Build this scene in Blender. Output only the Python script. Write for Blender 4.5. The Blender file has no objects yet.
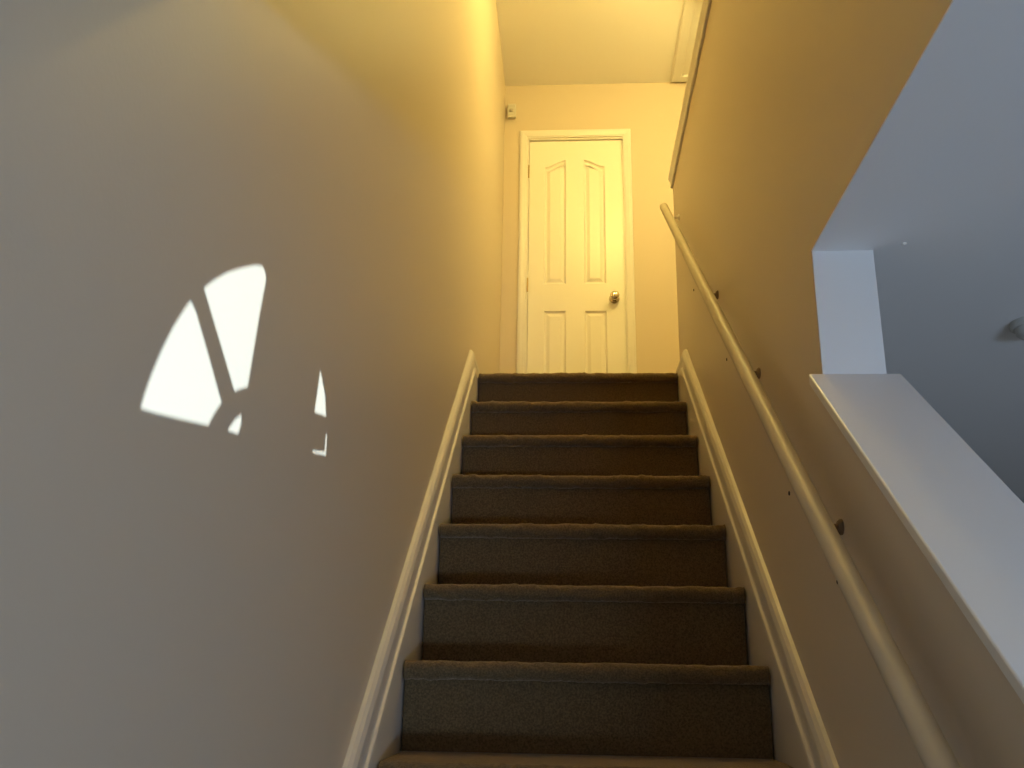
import bpy, bmesh, math, random
from mathutils import Vector, Matrix, noise
random.seed(4)
S = bpy.context.scene
C = bpy.context.collection

# ------------------------------------------------------------------ materials
def lin(c):
    return tuple((v/12.92 if v <= .04045 else ((v+.055)/1.055)**2.4) for v in c)

def mat(name, col, rough=.6, metal=0., bump=0., bscale=60., var=0., vscale=8., spec=.5, sheen=0.):
    m = bpy.data.materials.new(name); m.use_nodes = True
    nt = m.node_tree; b = nt.nodes['Principled BSDF']
    b.inputs['Base Color'].default_value = (*col, 1)
    b.inputs['Roughness'].default_value = rough
    b.inputs['Metallic'].default_value = metal
    b.inputs['Specular IOR Level'].default_value = spec
    if sheen:
        b.inputs['Sheen Weight'].default_value = sheen
        b.inputs['Sheen Roughness'].default_value = .45; b.inputs['Sheen Tint'].default_value = (1, .80, .58, 1)
    tc = nt.nodes.new('ShaderNodeTexCoord')
    if var:
        n = nt.nodes.new('ShaderNodeTexNoise'); n.inputs['Scale'].default_value = vscale; n.inputs['Detail'].default_value = 6
        r = nt.nodes.new('ShaderNodeValToRGB')
        r.color_ramp.elements[0].position = .35; r.color_ramp.elements[1].position = .65
        r.color_ramp.elements[0].color = (*[v*(1-var) for v in col], 1)
        r.color_ramp.elements[1].color = (*[min(1, v*(1+var)) for v in col], 1)
        nt.links.new(tc.outputs['Object'], n.inputs['Vector']); nt.links.new(n.outputs['Fac'], r.inputs['Fac'])
        nt.links.new(r.outputs['Color'], b.inputs['Base Color'])
    if bump:
        n = nt.nodes.new('ShaderNodeTexNoise'); n.inputs['Scale'].default_value = bscale; n.inputs['Detail'].default_value = 4
        k = nt.nodes.new('ShaderNodeBump'); k.inputs['Strength'].default_value = bump; k.inputs['Distance'].default_value = .002
        nt.links.new(tc.outputs['Object'], n.inputs['Vector']); nt.links.new(n.outputs['Fac'], k.inputs['Height'])
        nt.links.new(k.outputs['Normal'], b.inputs['Normal'])
    return m

M = dict(
    wall=mat('beige_wall_paint', (.61, .535, .435), .48, bump=.10, bscale=140, spec=.4),
    ceil=mat('flat_ceiling_paint', (.84, .83, .82), .9, bump=.12, bscale=120, spec=.2),
    white=mat('white_trim_paint', (.74, .73, .71), .35, bump=.03, bscale=50),
    skirt=mat('satin_skirt_paint', (.60, .57, .52), .4, bump=.03, bscale=50),
    door=mat('white_door_paint', (.84, .83, .79), .32, bump=.03, bscale=80),
    carpet=mat('brown_carpet', (.128, .090, .046), 1., bump=1., bscale=420, var=.30, vscale=260, spec=.05, sheen=.45),
    wood=mat('oak_floor', (.38, .33, .28), .7, var=.1, vscale=5),
    metal=mat('brushed_nickel', (.62, .55, .42), .25, metal=1.),
    brass=mat('aged_brass', (.45, .33, .16), .35, metal=1.),
    dark=mat('dark_steel_screw', (.06, .05, .04), .5, metal=.6),
    plastic=mat('white_plastic', (.55, .54, .50), .4),
    lens=mat('smoky_sensor_lens', (.45, .42, .38), .25),
)
def emis(name, col, st):
    m = bpy.data.materials.new(name); m.use_nodes = True
    b = m.node_tree.nodes['Principled BSDF']
    b.inputs['Base Color'].default_value = (.8, .78, .7, 1)
    b.inputs['Emission Color'].default_value = (*col, 1); b.inputs['Emission Strength'].default_value = st
    return m

# ------------------------------------------------------------------ helpers
def link(name, me, m, parent=None, smooth=False):
    o = bpy.data.objects.new(name, me); C.objects.link(o)
    me.materials.append(m)
    if smooth:
        me.polygons.foreach_set('use_smooth', [True]*len(me.polygons))
    if parent: o.parent = parent
    return o

def obj(name, bm, m, parent=None, smooth=False, bevel=0.):
    bmesh.ops.recalc_face_normals(bm, faces=bm.faces)
    me = bpy.data.meshes.new(name); bm.to_mesh(me); bm.free()
    o = link(name, me, m, parent, smooth)
    if bevel:
        b = o.modifiers.new('bevel', 'BEVEL'); b.width = bevel; b.segments = 3; b.limit_method = 'ANGLE'
        b.harden_normals = False
    return o

def box(bm, x0, x1, y0, y1, z0, z1):
    v = [bm.verts.new(p) for p in ((x0,y0,z0),(x1,y0,z0),(x1,y1,z0),(x0,y1,z0),(x0,y0,z1),(x1,y0,z1),(x1,y1,z1),(x0,y1,z1))]
    for f in ((0,3,2,1),(4,5,6,7),(0,1,5,4),(1,2,6,5),(2,3,7,6),(3,0,4,7)):
        bm.faces.new([v[i] for i in f])

def prism(bm, loop, axis, a, b):
    """extrude a closed 2-D loop along an axis between a and b"""
    def P(p, t):
        return {0: (t, p[0], p[1]), 1: (p[0], t, p[1]), 2: (p[0], p[1], t)}[axis]
    A = [bm.verts.new(P(p, a)) for p in loop]; B = [bm.verts.new(P(p, b)) for p in loop]
    bm.faces.new(A); bm.faces.new(B[::-1])
    n = len(loop)
    for i in range(n):
        bm.faces.new((A[i], A[(i+1) % n], B[(i+1) % n], B[i]))

def sweep(bm, prof, path, closed=False):
    """prof: function(i)-> list of points already placed in 3-D, joined between stations"""
    rings = [[bm.verts.new(p) for p in prof(i)] for i in range(path)]
    n = len(rings[0])
    for r0, r1 in zip(rings, rings[1:]):
        for j in range(n):
            bm.faces.new((r0[j], r0[(j+1) % n], r1[(j+1) % n], r1[j]))
    bm.faces.new(rings[0][::-1]); bm.faces.new(rings[-1])

def tube(bm, p0, p1, r0, r1=None, n=24, cap=True):
    r1 = r0 if r1 is None else r1
    p0, p1 = Vector(p0), Vector(p1); d = (p1-p0).normalized()
    u = d.orthogonal().normalized(); w = d.cross(u)
    R = []
    for p, r in ((p0, r0), (p1, r1)):
        R.append([bm.verts.new(p + r*(math.cos(2*math.pi*k/n)*u + math.sin(2*math.pi*k/n)*w)) for k in range(n)])
    for j in range(n):
        bm.faces.new((R[0][j], R[0][(j+1) % n], R[1][(j+1) % n], R[1][j]))
    if cap:
        bm.faces.new(R[0][::-1]); bm.faces.new(R[1])

def lathe(bm, prof, origin, axis, n=32):
    """prof: (distance along axis, radius)"""
    o = Vector(origin); d = Vector(axis).normalized(); u = d.orthogonal().normalized(); w = d.cross(u)
    rings = []
    for t, r in prof:
        if r < 1e-6: rings.append([bm.verts.new(o + d*t)])
        else: rings.append([bm.verts.new(o + d*t + r*(math.cos(2*math.pi*k/n)*u + math.sin(2*math.pi*k/n)*w)) for k in range(n)])
    for a, b in zip(rings, rings[1:]):
        for j in range(n):
            k = (j+1) % n
            if len(a) == 1 and len(b) > 1: bm.faces.new((a[0], b[k], b[j]))
            elif len(b) == 1 and len(a) > 1: bm.faces.new((a[j], a[k], b[0]))
            elif len(a) > 1: bm.faces.new((a[j], a[k], b[k], b[j]))

def thing(name, label, cat, loc=(0, 0, 0), group=None):
    o = bpy.data.objects.new(name, None); C.objects.link(o); o.location = loc; o.empty_display_size = .1
    o['label'] = label; o['category'] = cat
    if group: o['group'] = group
    return o
def part(name, bm, m, parent, **k):
    bmesh.ops.translate(bm, verts=bm.verts, vec=-parent.matrix_world.translation if parent.parent else -parent.location)
    return obj(name, bm, m, parent, **k)
def tag(o, label, cat, group=None):
    o['label'] = label; o['category'] = cat
    if group: o['group'] = group
    return o
def struct(name, bm, m, label=None, cat=None, **k):
    o = obj(name, bm, m, **k); o['kind'] = 'structure'
    if label: o['label'] = label
    if cat: o['category'] = cat
    return o

# ------------------------------------------------------------------ dimensions (metres; camera at the origin)
XL, XR = -.3677, .4292          # carpet edges
WL, WR, WR2 = -.3997, .4612, .5762   # left wall, right wall faces
Y0, Z0, RUN, RISE = 3.5579, 1.158, .2387, .19
YF = 5.006                      # wall at the head of the stairs
YE = 3.7342                     # end of the right wall
ZC = 3.5387                     # upper ceiling
ZLC = .7865                     # lower ceiling
ZF = Z0 - 15*RISE               # lower floor
YS = .88                        # front end of the stairwell opening
YP = 1.6508                     # post / end of the full-height wall
YFR = -3.0                      # front wall
XH = 1.75                       # far side of the upper hall
XB, YB = 4.6, 6.6               # extents of the room beyond
K = RISE/RUN
def zn(y): return Z0 + (y-Y0)*K  # nosing line

# ------------------------------------------------------------------ room shell
bm = bmesh.new(); box(bm, WL-.12, WL, YFR-.12, YF+.12, ZF-.1, ZC+.1)
struct('wall_left', bm, M['wall'], 'long beige wall on the left of the stairs with a patch of sunlight', 'wall')

DX0, DX1, DZT = -.2425, .333, 3.142      # door slab
bm = bmesh.new()
box(bm, WL, DX0-.012, YF, YF+.12, ZLC+.05, ZC+.1)
box(bm, DX1+.012, XH+.12, YF, YF+.12, ZLC+.05, ZC+.1)
box(bm, DX0-.012, DX1+.012, YF, YF+.12, DZT+.012, ZC+.1)
box(bm, DX0-.012, DX1+.012, YF+.06, YF+.12, ZLC+.05, DZT+.012)
struct('wall_back', bm, M['wall'], 'yellow-lit beige wall at the head of the stairs around the white door', 'wall')

def cap_under(y): return zn(y) + .8991 - .022
bm = bmesh.new()
ylow = .35
prism(bm, [(ylow, ZF), (YE, ZF), (YE, 2.135), (YS-.12, 2.135), (YS-.12, ZLC), (YP, ZLC), (YP, cap_under(YP)), (ylow, cap_under(ylow))], 0, WR, WR2)
o = struct('wall_right', bm, M['wall'], 'beige wall beside the stairs carrying the handrail, half height near the camera', 'wall')

bm = bmesh.new(); box(bm, WL, WR, YS-.12, YS, ZLC, ZC+.05)
struct('wall_stairwell_front', bm, M['wall'])
bm = bmesh.new(); box(bm, XH, XH+.12, YFR, YF, ZLC+.05, ZC+.1)
struct('wall_hall', bm, M['wall'])
bm = bmesh.new(); box(bm, WR2, XH, YS-.12, YS, Z0, ZC+.05)
struct('wall_hall_front', bm, M['wall'])
bm = bmesh.new(); box(bm, WL-.12, XH+.12, YS-.12, YF+.12, ZC, ZC+.1)
struct('ceiling', bm, M['ceil'], 'flat ceiling above the stair landing', 'ceiling')
# landing and upper hall floor
bm = bmesh.new()
box(bm, WL, WR, Y0+.05, YF, Z0-.3, Z0+.006)
box(bm, WR, XH, YE, YF, Z0-.3, Z0+.006)
box(bm, WR2, XH, YS-.12, YE, Z0-.3, Z0+.006)
struct('floor_landing', bm, M['carpet'])
# lower storey
bm = bmesh.new(); box(bm, WL-.1, XB+.1, YFR-.1, YB+.1, ZF-.1, ZF)
struct('floor', bm, M['wood'])
bm = bmesh.new()
box(bm, WL, WR2, YFR, YS-.12, ZLC, ZLC+.07)
box(bm, WR2, XB, YFR, YB, ZLC, ZLC+.07)
struct('ceiling_lower', bm, M['ceil'], 'blue-grey lit ceiling of the lower room beyond the half wall', 'ceiling')
bm = bmesh.new(); box(bm, WR, WR2, YS-.12, YP, ZLC-.0035, ZLC-.0005)
struct('trim_soffit', bm, M['ceil'])
bm = bmesh.new(); box(bm, WR2, XB, YB, YB+.1, ZF, ZLC+.07)
box(bm, WL, WR2, YF+.12, YF+.2, ZF, ZLC)
box(bm, WR2-.02, WR2, YF, YB, ZF, ZLC)
struct('wall_lower_back', bm, M['wall'])
bm = bmesh.new(); box(bm, XB, XB+.1, YFR, YB, ZF, ZLC+.07)
struct('wall_lower_right', bm, M['wall'])

# front wall behind the camera, with a fanlight opening and two windows closed by added shades
FX0, FX1, FZ0, FZ1 = 2.80, 3.95, .30, .68
GX0, GX1, GZ0, GZ1 = .90, 2.30, -1.15, -.80     # glazed entry
HX0, HX1, HZ0, HZ1 = 2.6, 4.2, -1.0, .15       # living room window
def wall_with_holes(bm, holes, x0, x1, z0, z1, ya, yb):
    xs = sorted({x0, x1, *[h[0] for h in holes], *[h[1] for h in holes]})
    zs = sorted({z0, z1, *[h[2] for h in holes], *[h[3] for h in holes]})
    for i in range(len(xs)-1):
        for j in range(len(zs)-1):
            cx, cz = (xs[i]+xs[i+1])/2, (zs[j]+zs[j+1])/2
            if not any(h[0] < cx < h[1] and h[2] < cz < h[3] for h in holes):
                box(bm, xs[i], xs[i+1], ya, yb, zs[j], zs[j+1])
bm = bmesh.new()
wall_with_holes(bm, [(FX0, FX1, FZ0, FZ1), (GX0, GX1, GZ0, GZ1), (HX0, HX1, HZ0, HZ1)], WL, XB, ZF, ZLC+.07, YFR-.1, YFR)
struct('wall_front', bm, M['wall'])
# fanlight: a thin leaded plate whose panes let the sun through
kk, ss = 1.1, .03
YW = YFR - .05
def inv(y, z): return (WL + (y-YW)/kk, z + ss*(y-YW))
def arc(c, p0, p1, n=10):
    a0 = math.atan2(p0[1]-c[1], p0[0]-c[0]); a1 = math.atan2(p1[1]-c[1], p1[0]-c[0])
    if a0-a1 > math.pi: a1 += 2*math.pi
    if a1-a0 > math.pi: a0 += 2*math.pi
    r0 = math.dist(c, p0); r1 = math.dist(c, p1); out = []
    for i in range(n+1):
        t = i/n; a = a0+(a1-a0)*t; r = r0+(r1-r0)*t
        out.append((c[0]+r*math.cos(a), c[1]+r*math.sin(a)))
    return out
panes = [
    [(0.8085, 0.2316), (0.8124, 0.2464), (0.8207, 0.2688), (0.8344, 0.2979), (0.8532, 0.3302), (0.8747, 0.3596), (0.8864, 0.3734), (0.9051, 0.3662), (0.9456, 0.3374), (1.0037, 0.2940), (0.9858, 0.2753), (0.9728, 0.2585), (0.8993, 0.2458), (0.8420, 0.2362)],
    [(0.9148, 0.3994), (0.9385, 0.4194), (0.9723, 0.4439), (1.0131, 0.4682), (1.0579, 0.4929), (1.0865, 0.5047), (1.1023, 0.5005), (1.1069, 0.4925), (1.0971, 0.4432), (1.0866, 0.3740), (1.0809, 0.3366), (1.0565, 0.3265), (1.0381, 0.3176), (1.0000, 0.3431), (0.9561, 0.3721)],
    [(1.0700, 0.3001), (1.0477, 0.2864), (1.0281, 0.2677), (1.0659, 0.2726), (1.0723, 0.2868)],
    [(1.3928, 0.4646), (1.3794, 0.3884), (1.4506, 0.4008), (1.4344, 0.4327)],
    [(1.4559, 0.3725), (1.4567, 0.3435), (1.3830, 0.3283), (1.3924, 0.3264), (1.4680, 0.3393), (1.4651, 0.3749)],
]
from mathutils.geometry import tessellate_polygon
loops = [[(FX0, FZ0), (FX1, FZ0), (FX1, FZ1), (FX0, FZ1)]] + [[inv(*q) for q in p] for p in panes]
bm = bmesh.new()
flat = [bm.verts.new((p[0], YW, p[1])) for L_ in loops for p in L_]
for t in tessellate_polygon([[Vector((p[0], p[1], 0)) for p in L_] for L_ in loops]):
    bm.faces.new([flat[q] for q in t])
r = bmesh.ops.extrude_face_region(bm, geom=list(bm.faces))
bmesh.ops.translate(bm, verts=[g for g in r['geom'] if isinstance(g, bmesh.types.BMVert)], vec=(0, .003, 0))
struct('window_1', bm, M['white'])
# frames of the two plain windows
for n, (a, b, c, d), nx in ((2, (GX0, GX1, GZ0, GZ1), 2), (3, (HX0, HX1, HZ0, HZ1), 2)):
    bm = bmesh.new(); t = .035
    hs = []
    w = (b-a-t)/nx
    for i in range(nx):
        hs.append((a+t+i*w, a+(i+1)*w, c+t, (c+d)/2-t/2)); hs.append((a+t+i*w, a+(i+1)*w, (c+d)/2+t/2, d-t))
    wall_with_holes(bm, hs, a, b, c, d, YFR-.07, YFR-.03)
    struct('window_%d' % n, bm, M['white'])
    bm = bmesh.new(); N = 60      # opaque pleated sheet added to keep the sun out of this unseen window
    prism(bm, [(a+(b-a)*i/N, YFR-.020+(.006 if i % 2 else -.006)) for i in range(N+1)] + [(b-(b-a)*i/N, YFR-.0225+(.006 if (N-i) % 2 else -.006)) for i in range(N+1)], 2, c, d)
    sh = obj('window_shade', bm, M['white']); tag(sh, 'white pleated shade drawn over the %s front window' % ('narrow' if n == 2 else 'wide'), 'window shade')

# ------------------------------------------------------------------ upper floor edge trim, knee-wall cap
bm = bmesh.new()
box(bm, .444, .594, YS, YE+.022, 2.1355, 2.160)
cp = struct('trim_1', bm, M['white'], 'white cap along the top of the upstairs half wall', 'trim', bevel=.005)
bm = bmesh.new()
prism(bm, [(WR-.0005, 2.0935), (WR-.009, 2.0935), (WR-.011, 2.100), (WR-.009, 2.108), (WR-.011, 2.120), (WR-.016, 2.1352), (WR-.0005, 2.1352)], 1, YS, YE+.012)
box(bm, WR-.009, WR2+.009, YE+.0005, YE+.012, 2.0935, 2.1352)
obj('apron_moulding', bm, M['white'], cp)

# sloping cap of the lower half wall
CY1 = YP - .004
bm = bmesh.new()
loop = [(ylow-.03, zn(ylow-.03)+.8991-.0215), (CY1, zn(CY1)+.8991-.0215), (CY1, zn(CY1)+.8991), (ylow-.03, zn(ylow-.03)+.8991)]
prism(bm, loop, 0, .4354, .6016)
cp = struct('trim_2', bm, M['white'], 'wide white sloping cap on the half wall at the right', 'trim', bevel=.003)
bm = bmesh.new()
for s, xa, xb in ((-1, WR-.011, WR-.0005), (1, WR2+.0005, WR2+.011)):
    prism(bm, [(ylow, zn(ylow)+.8991-.060), (CY1, zn(CY1)+.8991-.060), (CY1, zn(CY1)+.8991-.0218), (ylow, zn(ylow)+.8991-.0218)], 0, xa, xb)
obj('apron_board', bm, M['wall'], cp)
# white jamb on the end of the full-height wall
bm = bmesh.new(); box(bm, WR+.0005, WR2-.0005, YP-.0035, YP-.0003, zn(YP)+.8991-.02, ZLC-.004)
struct('trim_3', bm, M['white'], 'white painted end of the wall standing on the sloping cap', 'trim')

# ------------------------------------------------------------------ skirts beside the steps
prof = [(0, -.34), (.027, -.34), (.027, .048), (.0255, .055), (.0205, .058), (.019, .064), (.019, .088), (.0205, .092), (.021, .100), (.020, .114), (.015, .127), (.008, .134), (0, .136)]
def skirt(side):
    bm = bmesh.new()
    x = (lambda o: WL+.0003+o) if side < 0 else (lambda o: WR-.0003-o)
    yt = 3.525 if side < 0 else 3.475
    st = []
    st.append(lambda p: (x(p[0]), .10, max(ZF+.002, zn(.10)+p[1])))
    # mitre: the sloping board meets the level baseboard of the landing
    def mit(p):
        lvl = Z0 + (.083 if p[1] > 0 else 0) + (p[1]-.136 if p[1] > 0 else p[1]-.03)
        y = Y0 + (lvl - Z0 - p[1])/K
        return (x(p[0]), y, lvl)
    st.append(mit)
    yend = YF-.0005 if side < 0 else YE
    def lv(p):
        q = mit(p); return (q[0], yend, q[2])
    st.append(lv)
    sweep(bm, lambda i: [st[i](p) for p in prof], 3)
    return bm
struct('baseboard_left', skirt(-1), M['skirt'], 'white moulded skirt board climbing the left side of the stairs', 'trim')
struct('baseboard_right', skirt(1), M['skirt'], 'white moulded skirt board climbing the right side of the stairs', 'trim')
# baseboard along the back wall
bm = bmesh.new()
for a, b in ((WL+.03, DX0-.061), (DX1+.043, XH)):
    prism(bm, [(YF-.0003, Z0), (YF-.013, Z0), (YF-.013, Z0+.07), (YF-.007, Z0+.088), (YF-.0003, Z0+.09)], 0, a, b)
struct('baseboard_back', bm, M['white'])

# ------------------------------------------------------------------ carpeted stairs
stairs = thing('carpeted_staircase', 'straight flight of dark brown carpeted steps climbing between white skirt boards', 'stairs', ((XL+XR)/2, .1, ZF))
NX = 120
def carpet_sheet(pts_fn, m, amp):
    """pts_fn: list of (y,z,normal y,normal z,weight); swept across x with a fuzzy edge"""
    bm = bmesh.new(); rows = []
    for i in range(NX+1):
        x = XL + (XR-XL)*i/NX
        row = []
        for (y, z, ny, nz, w) in pts_fn:
            f = noise.noise(Vector((x*26, y*9, z*9)))*.5 + noise.noise(Vector((x*75, y*30+3, z*30)))*.35 + noise.noise(Vector((x*200, y*80, z*80)))*.3
            row.append(bm.verts.new((x, y+ny*amp*f*w, z+nz*amp*f*w)))
        rows.append(row)
    for a, b in zip(rows, rows[1:]):
        for j in range(len(a)-1):
            bm.faces.new((a[j], a[j+1], b[j+1], b[j]))
    return bm
for k in range(0, 15):
    yn = Y0 - k*RUN; z = Z0 - k*RISE + .011
    r = .018
    # nosing roll: tread top, round front, back under to the riser
    pts = []
    back = yn + RUN + .030 if k else yn + .12
    for t in range(5):
        y = back + (yn + r - back)*t/4
        pts.append((y, z, 0, 1, .5 if t else .0))
    for t in range(1, 12):
        a = math.pi/2 + math.pi*.92*t/11
        pts.append((yn + r + r*math.cos(a), z - r + r*math.sin(a)*1.0 - .004*(t/11), math.cos(a), math.sin(a), 1))
    pts.append((yn+.034, z-.040, 0, -1, 0))
    part('tread', carpet_sheet(pts, M['carpet'], .0080), M['carpet'], stairs, smooth=True)
    pr_ = []
    for t in range(9):
        pr_.append((yn+.026 + .0*t, z-.030 - (RISE-.030-.001)*t/8, -1, 0, .6))
    part('riser', carpet_sheet(pr_, M['carpet'], .0025), M['carpet'], stairs, smooth=True)
# solid core under the carpet
bm = bmesh.new()
loop = [(.12+.0, ZF)]
for k in range(14, -1, -1):
    yn = Y0 - k*RUN + .030; z = Z0 - k*RISE - .006
    loop += [(yn, z-RISE+.002 if k < 14 else ZF), (yn, z)]
loop = loop[1:]
loop += [(Y0+.12, Z0-.006), (Y0+.12, Z0-.4)]
prism(bm, loop, 0, XL+.001, XR-.001)
part('stringer_core', bm, M['wood'], stairs)

# ------------------------------------------------------------------ door
def offset(loop, d):
    n = len(loop); out = []
    for i in range(n):
        p0, p, p1 = Vector(loop[i-1]), Vector(loop[i]), Vector(loop[(i+1) % n])
        a = (p-p0).normalized(); b = (p1-p).normalized()
        na = Vector((-a.y, a.x)); nb = Vector((-b.y, b.x))
        m = (na+nb); L = m.length
        m = m/L if L > 1e-6 else na
        out.append(tuple(p + m*(d/max(.35, m.dot(na)))))
    return out
def panel_loop(x0, x1, z0, z1, arch=0, side=1):
    L = [(x0, z0), (x1, z0)]
    if not arch: return L + [(x1, z1), (x0, z1)]
    top = []
    for i in range(13):
        t = i/12; s = t*t*(3-2*t)
        # low at the outer stile, high beside the centre stile
        top.append((x1+(x0-x1)*t, z1 + arch*(s if side < 0 else 1-s)))
    return L + top
YD = YF + .012      # face of the slab
panels = [panel_loop(-.150, -.022, 2.190, 2.962, .048, 1), panel_loop(.086, .213, 2.190, 2.962, .048, -1),
          panel_loop(-.150, -.022, 1.36, 2.020), panel_loop(.086, .213, 1.36, 2.020)]
door = bpy.data.objects.new('door_1', None); C.objects.link(door); door.location = ((DX0+DX1)/2, YD, Z0)
door['kind'] = 'structure'; door['label'] = 'closed white four-panel door at the head of the stairs'; door['category'] = 'door'
bm = bmesh.new(); ED = []
def addl(pts):
    vs = [bm.verts.new((p[0], YD, p[1])) for p in pts]
    return vs, [bm.edges.new((vs[i], vs[(i+1) % len(vs)])) for i in range(len(vs))]
DZ0 = Z0 + .012
v0, e0 = addl([(DX0, DZ0), (DX1, DZ0), (DX1, DZT), (DX0, DZT)]); ED += e0
PL = []
for p in panels:
    v, e = addl(p); ED += e; PL.append((v, p))
bmesh.ops.triangle_fill(bm, edges=ED, use_beauty=True, use_dissolve=False)
for v, p in PL:
    prev = v
    for d, dep in ((.004, .008), (.010, .012), (.016, .012), (.034, .003)):
        q = offset(p, d)
        cur = [bm.verts.new((a[0], YD+dep, a[1])) for a in q]
        for i in range(len(cur)):
            j = (i+1) % len(cur); bm.faces.new((prev[i], prev[j], cur[j], cur[i]))
        prev = cur
    bm.faces.new(prev)
bv = [bm.verts.new((a, YD+.035, b)) for a, b in ((DX0, DZ0), (DX1, DZ0), (DX1, DZT), (DX0, DZT))]
bm.faces.new(bv)
for i in range(4):
    j = (i+1) % 4; bm.faces.new((v0[i], v0[j], bv[j], bv[i]))
part('door_slab', bm, M['door'], door)
# casing
CX0, CX1, CZT = -.3033, .375, 3.2075
bm = bmesh.new()
cprof = [(0, 0), (.0, .010), (.006, .0145), (.020, .0155), (.040, .012), (.048, .009), (.0575, .008), (.0575, 0)]  # from the outer edge inwards
W_ = .0575
def cs(i):
    out = []
    for (u, h) in cprof:
        u2 = u
        if i == 0: out.append((CX0+u2, YF-.0004-h, Z0))
        if i == 1: out.append((CX0+u2, YF-.0004-h, CZT-u2))
        if i == 2: out.append((CX1-u2, YF-.0004-h, CZT-u2))
        if i == 3: out.append((CX1-u2, YF-.0004-h, Z0))
    return out
cprof[-1] = (.050, 0); cprof[-2] = (.050, .008); cprof[-3] = (.044, .0085)
sweep(bm, cs, 4)
part('door_casing', bm, M['white'], door)
bm = bmesh.new()   # jamb lining
box(bm, DX0-.0118, DX0-.0025, YF-.003, YF+.0595, Z0, DZT+.0118)
box(bm, DX1+.0025, DX1+.0118, YF-.003, YF+.0595, Z0, DZT+.0118)
box(bm, DX0-.0118, DX1+.0118, YF-.003, YF+.0595, DZT+.0035, DZT+.0118)
part('door_frame', bm, M['white'], door)
# knob
bm = bmesh.new(); kx, kz = .258, 2.093
lathe(bm, [(0, 0), (0, .030), (.004, .030), (.008, .024), (.012, .012), (.030, .010), (.034, .014), (.040, .022), (.048, .0265), (.056, .0265), (.062, .021), (.065, .010), (.0655, 0)], (kx, YD-.0003, kz), (0, -1, 0))
kb = part('door_handle', bm, M['metal'], door, smooth=True); kb['label'] = 'round nickel door knob'
for hz in (2.925, 2.178):
    bm = bmesh.new()
    tube(bm, (DX0-.0035, YF-.005, hz-.042), (DX0-.0035, YF-.005, hz+.042), .0042, n=16)
    tube(bm, (DX0-.0035, YF-.005, hz+.042), (DX0-.0035, YF-.005, hz+.048), .003, .001, n=16)
    part('hinge', bm, M['brass'], door)['label'] = 'brass door hinge'

# ------------------------------------------------------------------ motion sensor on the back wall
sx0, sx1, sz0, sz1 = -.382, -.330, 3.292, 3.392
ms = thing('motion_sensor', 'small white alarm sensor high on the wall left of the door', 'sensor', ((sx0+sx1)/2, YF, (sz0+sz1)/2))
bm = bmesh.new()
prism(bm, [(YF-.0005, sz0+.008), (YF-.028, sz0), (YF-.040, sz0+.016), (YF-.040, sz1-.02), (YF-.028, sz1), (YF-.0005, sz1-.004)], 0, sx0, sx1)
part('mounting_housing', bm, M['plastic'], ms, bevel=.005)  # body of the sensor, its back just clear of the wall
bm = bmesh.new()
n = 10
prism(bm, [(sx0+.012+(sx1-sx0-.024)*i/n, YF-.0402-.006*math.sin(math.pi*i/n)) for i in range(n+1)], 2, sz0+.03, sz0+.052)
part('sensor_lens', bm, M['lens'], ms)

# ------------------------------------------------------------------ attic hatch in the upper ceiling
hx0, hx1, hy0, hy1 = .630, 1.20, 4.20, 4.985
hatch = thing('attic_hatch', 'white framed access hatch in the ceiling above the upstairs half wall', 'hatch', ((hx0+hx1)/2, (hy0+hy1)/2, ZC))
bm = bmesh.new()
def hs_(i):
    out = []
    c = [(hx0, hy0, 1, 1), (hx1, hy0, -1, 1), (hx1, hy1, -1, -1), (hx0, hy1, 1, -1)][i % 4]
    for u, h in ((0, 0), (0, .012), (.008, .017), (.030, .018), (.050, .018), (.058, .016), (.058, 0)):
        out.append((c[0]+c[2]*u, c[1]+c[3]*u, ZC-.0004-h))
    return out
rings = [[bm.verts.new(p) for p in hs_(i)] for i in range(4)]
for i in range(4):
    a, b = rings[i], rings[(i+1) % 4]
    for j in range(len(a)-1): bm.faces.new((a[j], a[j+1], b[j+1], b[j]))
part('hatch_frame', bm, M['white'], hatch)
bm = bmesh.new(); box(bm, hx0+.062, hx1-.062, hy0+.062, hy1-.062, ZC-.003, ZC-.0004)
part('hatch_panel', bm, M['white'], hatch)

# ------------------------------------------------------------------ handrail
RX = .400
P1 = Vector((RX, 3.575, 1.912)); P0 = Vector((RX, 1.139, -.061)); D = (P1-P0).normalized()
PB = P0 - D*1.05
rail = thing('handrail', 'long cream wooden handrail fixed to the right wall beside the stairs', 'handrail', (RX, PB.y, PB.z))
bm = bmesh.new()
n = 28; u = Vector((1, 0, 0)); w = D.cross(u).normalized(); r = .0172
st = [(0, .012), (.004, .0160), (.010, r)] + [((P1-PB).length*t/30, r) for t in range(1, 30)] + [((P1-PB).length-.002, r), ((P1-PB).length, r-.0015)]
rings = [[bm.verts.new(PB + D*t + rr*(math.cos(2*math.pi*k/n)*u + math.sin(2*math.pi*k/n)*w)) for k in range(n)] for t, rr in st]
for a, b in zip(rings, rings[1:]):
    for j in range(n): bm.faces.new((a[j], a[(j+1) % n], b[(j+1) % n], b[j]))
bm.faces.new(rings[0][::-1]); bm.faces.new(rings[-1])
M['rail'] = mat('cream_rail_paint', (.48, .43, .34), .5, bump=.04, bscale=40, var=.04, vscale=10)
part('rail', bm, M['rail'], rail, smooth=True)
M['bronze'] = mat('dark_bronze', (.22, .16, .10), .5, metal=.5)
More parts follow.
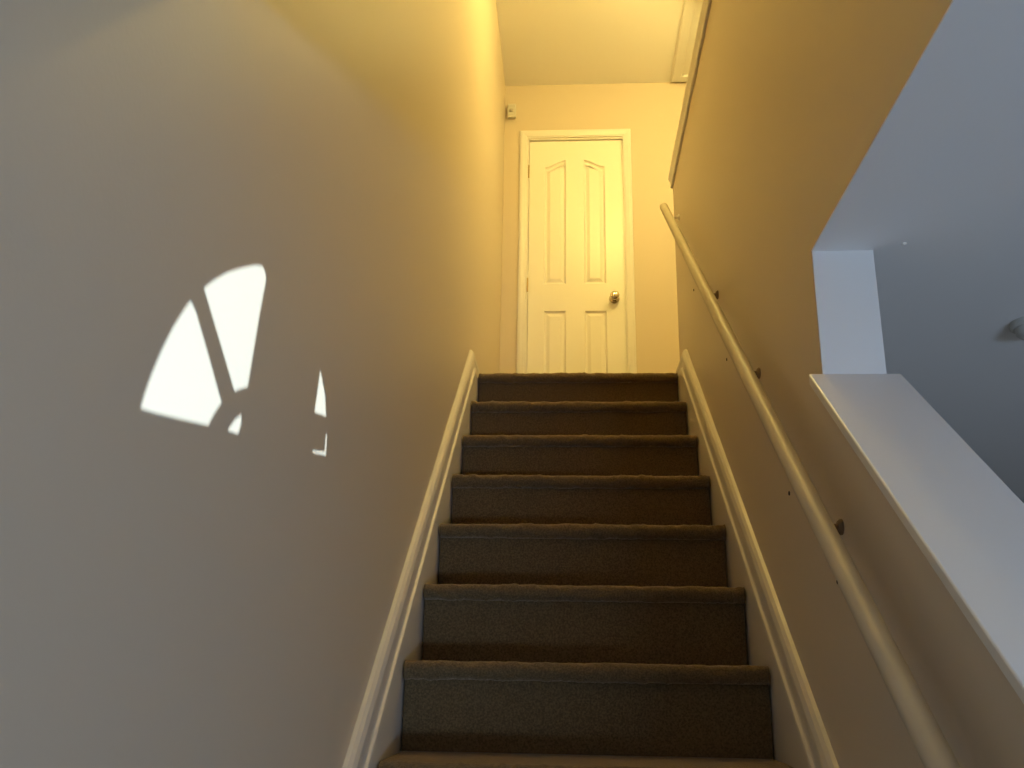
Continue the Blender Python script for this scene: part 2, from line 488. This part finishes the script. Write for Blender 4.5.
def bracket(y, drop=.062, m='bronze', dy=.012):
    zr = PB.z + (y-PB.y)*D.z/D.y
    bm = bmesh.new()
    yw, zw = y+dy, zr-drop
    lathe(bm, [(0, 0), (0, .014), (.003, .014), (.007, .010), (.009, 0)], (WR-.0004, yw, zw), (-1, 0, 0), 20)
    pts = [Vector((WR-.006, yw, zw)), Vector((WR-.030, yw, zw)), Vector((RX+.012, yw-.002, zw+.008)), Vector((RX+.002, y, zr-.026)), Vector((RX, y, zr-r+.001))]
    for a, b in zip(pts, pts[1:]): tube(bm, a, b, .0055, n=12)
    b_ = Vector((RX, y, zr)) - w*0
    sd = D*.026
    c = Vector((RX, y, zr-r-.0005))
    vs = []
    for sx in (-.009, .009):
        for sy in (-1, 1):
            for dz in (-.0025, .003): vs.append(c + Vector((sx, 0, dz)) + sd*sy)
    bmesh.ops.convex_hull(bm, input=[bm.verts.new(v) for v in vs])
    return part('bracket', bm, M[m], rail)
for y in (2.70, 2.17, 1.60, .72): bracket(y)
bracket(3.535, .030, 'white', .02)['label'] = 'white bracket at the top of the handrail'

bm = bmesh.new(); yq = 1.385; zq = PB.z + (yq-PB.y)*D.z/D.y
dq = Vector((-.80, -.36, -.48)); dq = (dq - D*dq.dot(D)).normalized()
lathe(bm, [(0, 0), (0, .0030), (.0010, .0026), (.0014, 0)], Vector((RX, yq, zq)) + dq*(r-.0002), dq, 12)
part('screw', bm, M['dark'], rail)['label'] = 'dark screw head in the handrail'
# old screw holes / screw heads on the right wall
for q, lab in (((3.225, 1.378), 'tiny dark screw head in the right wall, uppermost below the handrail'),
               ((2.618, .897), 'tiny dark screw head in the right wall, middle one below the handrail'),
               ((1.968, .376), 'tiny dark screw head in the right wall, lowest one below the handrail')):
    bm = bmesh.new(); lathe(bm, [(0, 0), (0, .0050), (.002, .0042), (.0028, 0)], (WR-.0002, q[0], q[1]), (-1, 0, 0), 14)
    tag(obj('screw', bm, M['dark']), lab, 'screw', 'screw heads left in the right wall')

# ------------------------------------------------------------------ ceiling things in the lower room
sm = thing('smoke_detector', 'round smoke detector on the lower ceiling, cut by the right edge of the photo', 'smoke detector', (1.06, 2.04, ZLC))
bm = bmesh.new(); lathe(bm, [(0, .058), (.010, .058), (.014, .052), (.014, .048)], (1.06, 2.04, ZLC-.0004), (0, 0, -1), 40)
part('mounting_base', bm, M['plastic'], sm, smooth=False)
bm = bmesh.new(); lathe(bm, [(.012, .048), (.026, .046), (.033, .038), (.036, .016), (.036, 0)], (1.06, 2.04, ZLC-.0004), (0, 0, -1), 40)
part('cover', bm, M['plastic'], sm, smooth=True)
bm = bmesh.new(); lathe(bm, [(0, .0045), (.002, .0042), (.0035, .002), (.004, 0)], (.627, 1.626, ZLC-.0004), (0, 0, -1), 16)
tag(obj('ceiling_pin', bm, M['white'], smooth=True), 'tiny white pin head in the lower ceiling right of the wall end', 'pin')

# ------------------------------------------------------------------ ceiling lamp in the upper hall (lights the stairwell)
LX, LY, LZ = .85, 3.95, 3.30
lamp = thing('ceiling_lamp', 'warm glass bowl lamp hanging over the upstairs hall, hidden behind the half wall', 'lamp', (LX, LY, ZC))
bm = bmesh.new(); lathe(bm, [(0, .07), (.02, .065), (.03, .012), (.15, .012), (.15, 0)], (LX, LY, ZC-.0004), (0, 0, -1), 32)
part('stem', bm, M['brass'], lamp, smooth=True)
bm = bmesh.new(); lathe(bm, [(.15, 0), (.155, .05), (.185, .11), (.215, .135), (.212, .135), (.18, .105), (.17, .02), (.17, 0)], (LX, LY, ZC-.0004), (0, 0, -1), 32)
part('lamp_shade', bm, M['brass'], lamp)  # opaque shade added to hold the bulb's upward light off the ceiling
bm = bmesh.new(); lathe(bm, [(.17, .02), (.19, .034), (.215, .036), (.235, .024), (.242, 0)], (LX, LY, ZC-.0004), (0, 0, -1), 24)
part('bulb', bm, emis('warm_bulb', (1, .72, .3), 20.), lamp, smooth=True)

LAMPC = (1., .66, .165)
L = bpy.data.lights.new('hall_bulb_light', 'POINT'); L.energy = 27; L.color = (1., .75, .225); L.shadow_soft_size = .05
lo = bpy.data.objects.new('hall_bulb_light', L); C.objects.link(lo); lo.location = (LX, LY, ZC-.29)

# second lamp: flush glass dome on the ceiling over the stairs, above the frame
L2 = (.33, 3.15, ZC)
lamp2 = thing('ceiling_light', 'flush glass dome light on the ceiling over the upper steps', 'lamp', L2)
bm = bmesh.new(); lathe(bm, [(0, .13), (.012, .13), (.016, .122)], (L2[0], L2[1], ZC-.0004), (0, 0, -1), 40)
part('base', bm, M['brass'], lamp2, smooth=True)
bm = bmesh.new(); lathe(bm, [(.014, .115), (.035, .110), (.055, .088), (.068, .05), (.072, 0)], (L2[0], L2[1], ZC-.0004), (0, 0, -1), 40)
part('glass_dome', bm, emis('warm_dome', (1, .70, .28), 6.), lamp2, smooth=True)
L = bpy.data.lights.new('dome_light', 'POINT'); L.energy = 56; L.color = (1., .71, .18); L.shadow_soft_size = .09
lo = bpy.data.objects.new('dome_light', L); C.objects.link(lo); lo.location = (L2[0], L2[1], ZC-.18)

def area(name, loc, sx, sy, rot, e, col, spread=math.pi):
    L = bpy.data.lights.new(name, 'AREA'); L.shape = 'RECTANGLE'; L.size = sx; L.size_y = sy
    L.energy = e; L.color = col; L.spread = spread
    o = bpy.data.objects.new(name, L); C.objects.link(o); o.location = loc; o.rotation_euler = rot
    return o
SKY = (.80, .90, 1.)
R90 = math.radians(90)
area('daylight_entry', ((GX0+GX1)/2, YFR+.02, (GZ0+GZ1)/2), GX1-GX0, GZ1-GZ0, (R90, 0, 0), 80, (.52, .71, 1.))  # area light added inside the closed shade, standing in for daylight
area('daylight_window', ((HX0+HX1)/2, YFR+.02, (HZ0+HZ1)/2), HX1-HX0, HZ1-HZ0, (R90, 0, 0), 3, (.54, .72, 1.))  # likewise placed before its shade, in lieu of light through the window

sun = bpy.data.lights.new('sun', 'SUN'); sun.energy = 9.5; sun.angle = math.radians(.07); sun.color = (.72, .89, 1.)
so = bpy.data.objects.new('sun', sun); C.objects.link(so); so.location = (6, -6, 1)
so.rotation_euler = Vector((-1, kk, -ss*kk)).to_track_quat('-Z', 'Y').to_euler()

w = bpy.data.worlds.new('sky'); S.world = w; w.use_nodes = True
bg = w.node_tree.nodes['Background']; bg.inputs['Color'].default_value = (.6, .75, 1, 1); bg.inputs['Strength'].default_value = .6

# ------------------------------------------------------------------ camera
cam = bpy.data.cameras.new('camera'); cam.sensor_width = 36; cam.lens = 929.71*36/1024; cam.clip_start = .02
co = bpy.data.objects.new('camera', cam); C.objects.link(co)
th, ya, ro = .3039, .0652, .0171
F = Vector((-math.sin(ya)*math.cos(th), math.cos(ya)*math.cos(th), math.sin(th)))
R = F.cross(Vector((0, 0, 1))).normalized(); U = R.cross(F)
c, s = math.cos(ro), math.sin(ro)
R, U = c*R + s*U, -s*R + c*U
co.matrix_world = Matrix(((R.x, U.x, -F.x, 0), (R.y, U.y, -F.y, 0), (R.z, U.z, -F.z, 0), (0, 0, 0, 1)))
S.camera = co
S.view_settings.view_transform = 'Standard'; S.view_settings.look = 'None'
S.view_settings.gamma = 1; S.view_settings.use_curve_mapping = False
S.view_settings.exposure = 0.
S.cycles.max_bounces = 10; S.cycles.diffuse_bounces = 8
